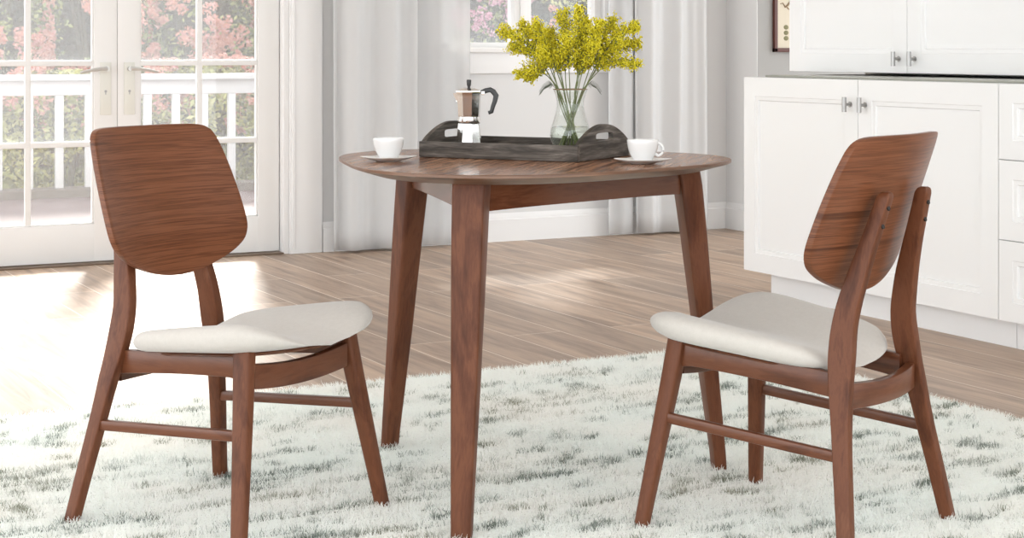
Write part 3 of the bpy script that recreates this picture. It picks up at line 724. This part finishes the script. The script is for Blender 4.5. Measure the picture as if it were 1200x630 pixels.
# ------------------------------------------------------------ tray and things on the table
TT = TZ+.0005
ex = Vector((room(.884, -.468))).normalized(); 
def cam_pt(X, Z, z): u, v = room(X, Z); return (u, v, z)
FLp = room(-.219, 4.0); rzT = math.atan2(room(.147-(-.219), 3.806-4.0)[1], room(.147+.219, 3.806-4.0)[0])
tray = thing('serving_tray', 'dark grey wooden serving tray with arched handle ends on the table', 'tray', (FLp[0], FLp[1], TT), rzT)
TL, TD, WH, tk = .414, .292, .037, .012
obj('tray_base', bbox(.002, TL-.002, .002, TD-.002, 0, .010, bev=.001), M['tray'], tray)
obj('long_side', bbox(0, TL, 0, tk, .0005, WH, bev=.0015), M['tray'], tray)
obj('long_side', bbox(0, TL, TD-tk, TD, .0005, WH, bev=.0015), M['tray'], tray)
def handle_end(x0):
    """arched board with a slot: a polygon with a hole, given thickness"""
    outp = [(tk+.0005, .0008), (tk+.0005, WH+.001)]
    n = 28
    for i in range(n+1):
        u = i/n; y = tk+.0005+(TD-2*tk-.001)*u; z = WH+.001+(.079-WH)*math.sin(PI*u)**.85 if 0 < u < 1 else WH+.001
        outp.append((y, z))
    outp.append((TD-tk-.0005, .0008))
    slot = []
    for a in range(24):
        t_ = 2*PI*a/24; c, s = math.cos(t_), math.sin(t_); e = 2/5
        slot.append((TD/2+.047*math.copysign(abs(c)**e, c), .051+.0095*math.copysign(abs(s)**e, s)))
    bm = bmesh.new(); V0 = [bm.verts.new((0, y, z)) for y, z in outp]; V1 = [bm.verts.new((0, y, z)) for y, z in slot]
    E = [bm.edges.new((V0[i], V0[(i+1) % len(V0)])) for i in range(len(V0))]+[bm.edges.new((V1[i], V1[(i+1) % len(V1)])) for i in range(len(V1))]
    bmesh.ops.triangle_fill(bm, use_beauty=True, edges=E)
    r = bmesh.ops.extrude_face_region(bm, geom=list(bm.faces))
    for v in r['geom']:
        if isinstance(v, bmesh.types.BMVert): v.co.x += tk
    for v in bm.verts: v.co.x += x0
    return obj('handle_end', bm, M['tray_end'], tray, ang=30)
handle_end(.0005); handle_end(TL-tk-.0005)
TBZ = TT+.0105
# cups and saucers
def cup_set(X, Z, rz_sau, rz_cup, lc, ls):
    u, v = room(X, Z)
    s = thing('saucer', ls, 'saucer', (u, v, TT), rz_sau)
    bm = bmesh.new(); n = 64; rings = []
    def sq(r, p):
        return [(r*math.copysign(abs(math.cos(a))**(2/p), math.cos(a)), r*math.copysign(abs(math.sin(a))**(2/p), math.sin(a))) for a in [2*PI*i/n for i in range(n)]]
    hs = .049
    for r, z, p in ((.026,0,2), (.028,.0003,2), (.030,.002,2), (.038,.0045,3.5), (hs,.0085,7), (hs+.0006,.0095,8), (hs,.0103,8), (.038,.0065,3.5), (.028,.0045,2), (.02,.0045,2)):
        cs = [(x, y, z+(0.0018*(abs(x*y)/(hs*hs)) if p > 6 else 0)) for x, y in sq(r, p)]; rings.append(cs)
    loft(bm, rings); obj('saucer_plate', bm, M['porcelain'], s, ang=60)
    c = thing('coffee_cup', lc, 'cup', (u, v, TT+.0052), rz_cup)
    bm = bmesh.new()
    pr = [(.017,0),(.0215,0),(.0222,.002),(.0215,.004),(.0245,.009),(.0295,.018),(.0330,.029),(.0348,.040),(.0354,.0465),(.0350,.0475),(.0343,.0468),(.0335,.040),(.0315,.029),(.0278,.018),(.022,.009),(.012,.0065),(.0,.0062)]
    lathe(bm, pr, 48); obj('cup_body', bm, M['porcelain'], c, ang=60)
    bm = bmesh.new(); P = []
    for i in range(17):
        a = -1.35+2.75*i/16; P.append((.0335+.0165*math.cos(a*1.05)-.004, 0, .0265+.0150*math.sin(a)))
    P[0] = (.0285, 0, .0165); P[-1] = (.0330, 0, .0405)
    tube(bm, P, [.0034]+[.0031]*15+[.0034], 10); obj('handle', bm, M['porcelain'], c, ang=60)
cup_set(-.280, 3.85, -TH+PI/4+.12, -TH+PI*.62, 'white coffee cup at the left end of the table, handle hidden', 'white square saucer under the left coffee cup')
cup_set(.290, 3.77, -TH+PI/4, -TH-.25, 'white coffee cup right of the tray, handle to the right', 'white square saucer under the right coffee cup')
# moka pot
u, v = room(-.1027, 4.05); hd = -TH-.12
pot = thing('moka_pot', 'faceted aluminium stovetop coffee pot with black handle on the tray', 'coffee pot', (u, v, TBZ), hd)
def octa(prof, n=8, ph=PI/8):
    bm = bmesh.new(); loft(bm, [[(r*math.cos(ph+2*PI*i/n), r*math.sin(ph+2*PI*i/n), z) for i in range(n)] for r, z in prof]); return bm
obj('base_chamber', octa([(.0325,0),(.0335,.002),(.0325,.010),(.0262,.062),(.0262,.066)]), M['alu'], pot, ang=15)
bm = bmesh.new(); lathe(bm, [(.0265,.0662),(.0275,.068),(.0275,.076),(.0258,.077),(.0258,.082)], 32); obj('collar', bm, M['alu'], pot)
bm = octa([(.0250,.0822),(.0262,.086),(.0288,.130),(.0318,.140),(.0312,.1415),(.0290,.1410),(.0255,.100)])
box(bm, -.030, -.028, -.004, .004, .118, .122)
# spout
loft(bm, [[(-.024,-.012,.138),(-.024,.012,.138),(-.024,.006,.112),(-.024,-.006,.112)], [(-.0375,-.003,.1385),(-.0375,.003,.1385),(-.0365,.0015,.132),(-.0365,-.0015,.132)]])
obj('upper_chamber', bm, M['alu'], pot, ang=15)
obj('lid', octa([(.0322,.1417),(.0322,.1435),(.0160,.1500),(.006,.1508)]), M['alu'], pot, ang=15)
bm = bmesh.new(); lathe(bm, [(.0035,.1505),(.0035,.1535),(.0052,.158),(.0058,.168),(.0052,.170),(.001,.1705)], 16); obj('lid_knob', bm, M['bakelite'], pot)
bm = bmesh.new(); rings = []
for x, z, w, h in ((.030,.139,.008,.012), (.040,.144,.0075,.012), (.0515,.1465,.007,.012), (.0585,.142,.007,.013), (.0655,.1325,.007,.013), (.0625,.119,.007,.011), (.0575,.106,.0065,.010), (.0545,.094,.0065,.010), (.047,.0915,.006,.009)):
    rings.append((Vector((x, 0, z)), w, h))
RR = []
for i, (p, w, h) in enumerate(rings):
    d = (rings[min(i+1, 8)][0]-rings[max(i-1, 0)][0]).normalized(); nn = Vector((-d.z, 0, d.x))
    RR.append([p+nn*a+Vector((0, b, 0)) for a, b in rrect(h, w, .002, 2)])
loft(bm, RR); obj('handle', bm, M['bakelite'], pot, ang=50)
obj('hinge', bbox(.0300, .0385, -.005, .005, .1340, .1430, bev=.001), M['alu'], pot)
bm = bmesh.new(); bmesh.ops.create_cone(bm, cap_ends=True, segments=12, radius1=.004, radius2=.003, depth=.005, matrix=Matrix.Translation((-.0135,-.0262,.048))@Matrix.Rotation(PI/2, 4, 'X')@Matrix.Rotation(-.3, 4, 'Y')); obj('safety_valve', bm, M['steel'], pot)
# vase
VX, VZ = .138, 4.02; u, v = room(VX, VZ)
vase = thing('glass_vase', 'clear hourglass vase half full of water on the tray', 'vase', (u, v, TBZ), 0)
vp = [(0,.0),(.0215,0),(.0232,.002),(.0245,.010),(.0240,.030),(.0236,.040)]
vp = [(0,0),(.034,0),(.037,.002),(.0415,.012),(.0465,.028),(.0485,.041),(.0465,.056),(.0405,.074),(.0350,.092),(.0322,.108),(.0325,.120),(.0358,.134),(.0405,.1475)]
bm = bmesh.new(); th = .0016
inner = [(max(0, r-th), z if z > .004 else .005) for r, z in vp[::-1]]
lathe(bm, vp+[(.0400,.1485)]+inner[:-3]+[(.030,.006),(0,.006)], 48)
obj('vase_body', bm, M['vase'], vase, ang=60)
bm = bmesh.new(); bmesh.ops.create_cone(bm, cap_ends=False, segments=48, radius1=.001, radius2=.001, depth=.001)
bm.free(); bm = bmesh.new(); n = 48
loft(bm, [[((.0403+.0011*math.cos(b))*math.cos(2*PI*i/n), (.0403+.0011*math.cos(b))*math.sin(2*PI*i/n), .1480+.0011*math.sin(b)) for i in range(n)] for b in [2*PI*k/8 for k in range(9)]], cap=False)
obj('rim', bm, mat('amber_glass_rim', (.30,.20,.12), .15), vase)
bm = bmesh.new(); lathe(bm, [(0,.0075),(.031,.0078),(.0395,.016),(.0440,.030),(.0458,.042),(.0438,.056),(.0424,.0595),(0,.0595)], 48)
obj('water', bm, M['water'], vase, ang=60)
# mimosa sprigs: tips given as offsets from the vase axis (camera-right, away, height above vase foot)
def spx(px, py, dz): # tip pixel at depth VZ+dz -> (right, away, up)
    Z = VZ+dz; return ((px-600)*Z/1991.8-VX, dz, 1-(py-56.6)*Z/1991.8-TBZ)
tips = [(588,37,-.02),(611,30,.05),(627,28,-.03),(644,38,.07),(660,15,.02),(679,10,-.02),(688,24,.06),(702,27,-.05),(720,23,.04),(746,31,-.02),(749,52,.03),(748,78,-.03),(607,87,-.04),(616,92,.04),(600,55,.01),(634,60,-.07),(664,46,-.08),(697,52,-.08),(728,50,-.05),(650,72,.0),(684,74,.02)]
ic = bmesh.new(); bmesh.ops.create_icosphere(ic, subdivisions=1, radius=1); ICV = [v.co.copy() for v in ic.verts]; ICF = [[v.index for v in f.verts] for f in ic.faces]; ic.free()
rt = Vector((*room(1, 0), 0)); aw = Vector((*room(0, 1), 0))
rng = random.Random(5)
for i, tp in enumerate(tips):
    r_, a_, h_ = spx(*tp); tip = rt*r_+aw*a_+Vector((0,0,h_))
    side = Vector((tip.x, tip.y, 0)); sl = side.length
    dirn = side.normalized() if sl > 1e-4 else Vector((1,0,0))
    ang = rng.uniform(-1.2, 1.2); foot = -dirn*rng.uniform(.018,.034); foot.rotate(Matrix.Rotation(ang, 3, 'Z')); foot.z = .009
    neck = dirn*min(.021, .007+sl*.09)+Vector((rng.uniform(-.006,.006), rng.uniform(-.006,.006), 0)); neck.z = .112
    rim = dirn*min(.033, .010+sl*.17)+Vector((rng.uniform(-.004,.004), rng.uniform(-.004,.004), 0)); rim.z = .150
    def path(q):
        P = [foot, neck, rim, rim.lerp(tip, .5)+Vector((0,0,.22*sl)), tip]
        tab = (0, .25, .36, .68, 1.0)
        return Vector([smooth_tab(q, [(tab[k], P[k][c]) for k in range(5)]) for c in range(3)])
    t = thing('mimosa_sprig', 'sprig of yellow mimosa standing in the glass vase', 'flower', (u, v, TBZ), 0, 'mimosa sprigs in the glass vase')
    bm = bmesh.new(); tube(bm, [path(q/20) for q in range(21)], [.0016-.0011*q/20 for q in range(21)], 6)
    twigs = []; L = (tip-rim).length; q0 = .36+.64*min(.35, .035/max(L,.01))
    nt = max(14, int(L/.0065))
    for k in range(nt):
        q = q0+(1-q0)*(k+.5)/nt; b = path(q); d = (path(min(1, q+.03))-path(q-.03)).normalized()
        for s2 in range(3):
            o_ = d.orthogonal().normalized(); o_.rotate(Matrix.Rotation(rng.random()*2*PI, 3, d))
            ln = rng.uniform(.016, .036)*(1-.6*((q-q0)/(1-q0))**2)
            e = b+(o_*.85+d*.75)*ln+Vector((0,0,.003)); twigs.append((b, e))
    for b, e in twigs: tube(bm, [b, e], [.0006, .0004], 3, cap=False)
    obj('stem', bm, [M['stem']], t, ang=60)
    V = []; F = []; V2 = []; F2 = []
    for b, e in twigs:
        for _ in range(13):
            c = b.lerp(e, rng.uniform(.2, 1.1))+Vector((rng.gauss(0,1), rng.gauss(0,1), rng.gauss(0,1)))*.0030; r = rng.uniform(.0013, .0023)
            k0 = len(V); V += [c+q*r for q in ICV[:]]; F += [[a+k0 for a in f] for f in ICF]
        for _ in range(1):
            c = b.lerp(e, rng.random()); V_, F_ = quad_cloud([c], [rng.uniform(.003,.006)], rng); k0 = len(V2); V2 += V_; F2 += [tuple(a+k0 for a in f) for f in F_]
    raw('blossom', V, F, M['mimosa'], t, True); raw('leaves', V2, F2, M['mimosa_leaf'], t)
    if i in (0, 10, 12):     # grey-green feathery leaf drooping over the rim
        q = path(.42); V = []; F = []; ps_ = []; s_ = -1 if tp[0] < 668 else 1
        bm = bmesh.new(); e0 = rt*(s_*.030)+Vector((0,0,.150)); mid = [e0, e0+rt*s_*.016+Vector((0,0,.012)), e0+rt*s_*.030+Vector((0,0,.004)), e0+rt*s_*.040+Vector((0,0,-.010))]
        if i == 12: mid = [m_+aw*.02-Vector((0,0,.003)) for m_ in mid]
        tube(bm, mid, .0007, 5)
        for k in range(16):
            f_ = .25+.75*k/15; j = min(2, int(f_*3)); bb = mid[j].lerp(mid[j+1], f_*3-j); ln = .013*(1-.5*f_)
            for sg in (-1, 1): tube(bm, [bb, bb+aw*sg*ln*.5+Vector((0,0,-sg*ln*.7))+rt*s_*ln*.6], [.0008, .0003], 3, cap=False)
        obj('frond', bm, M['frond'], t)
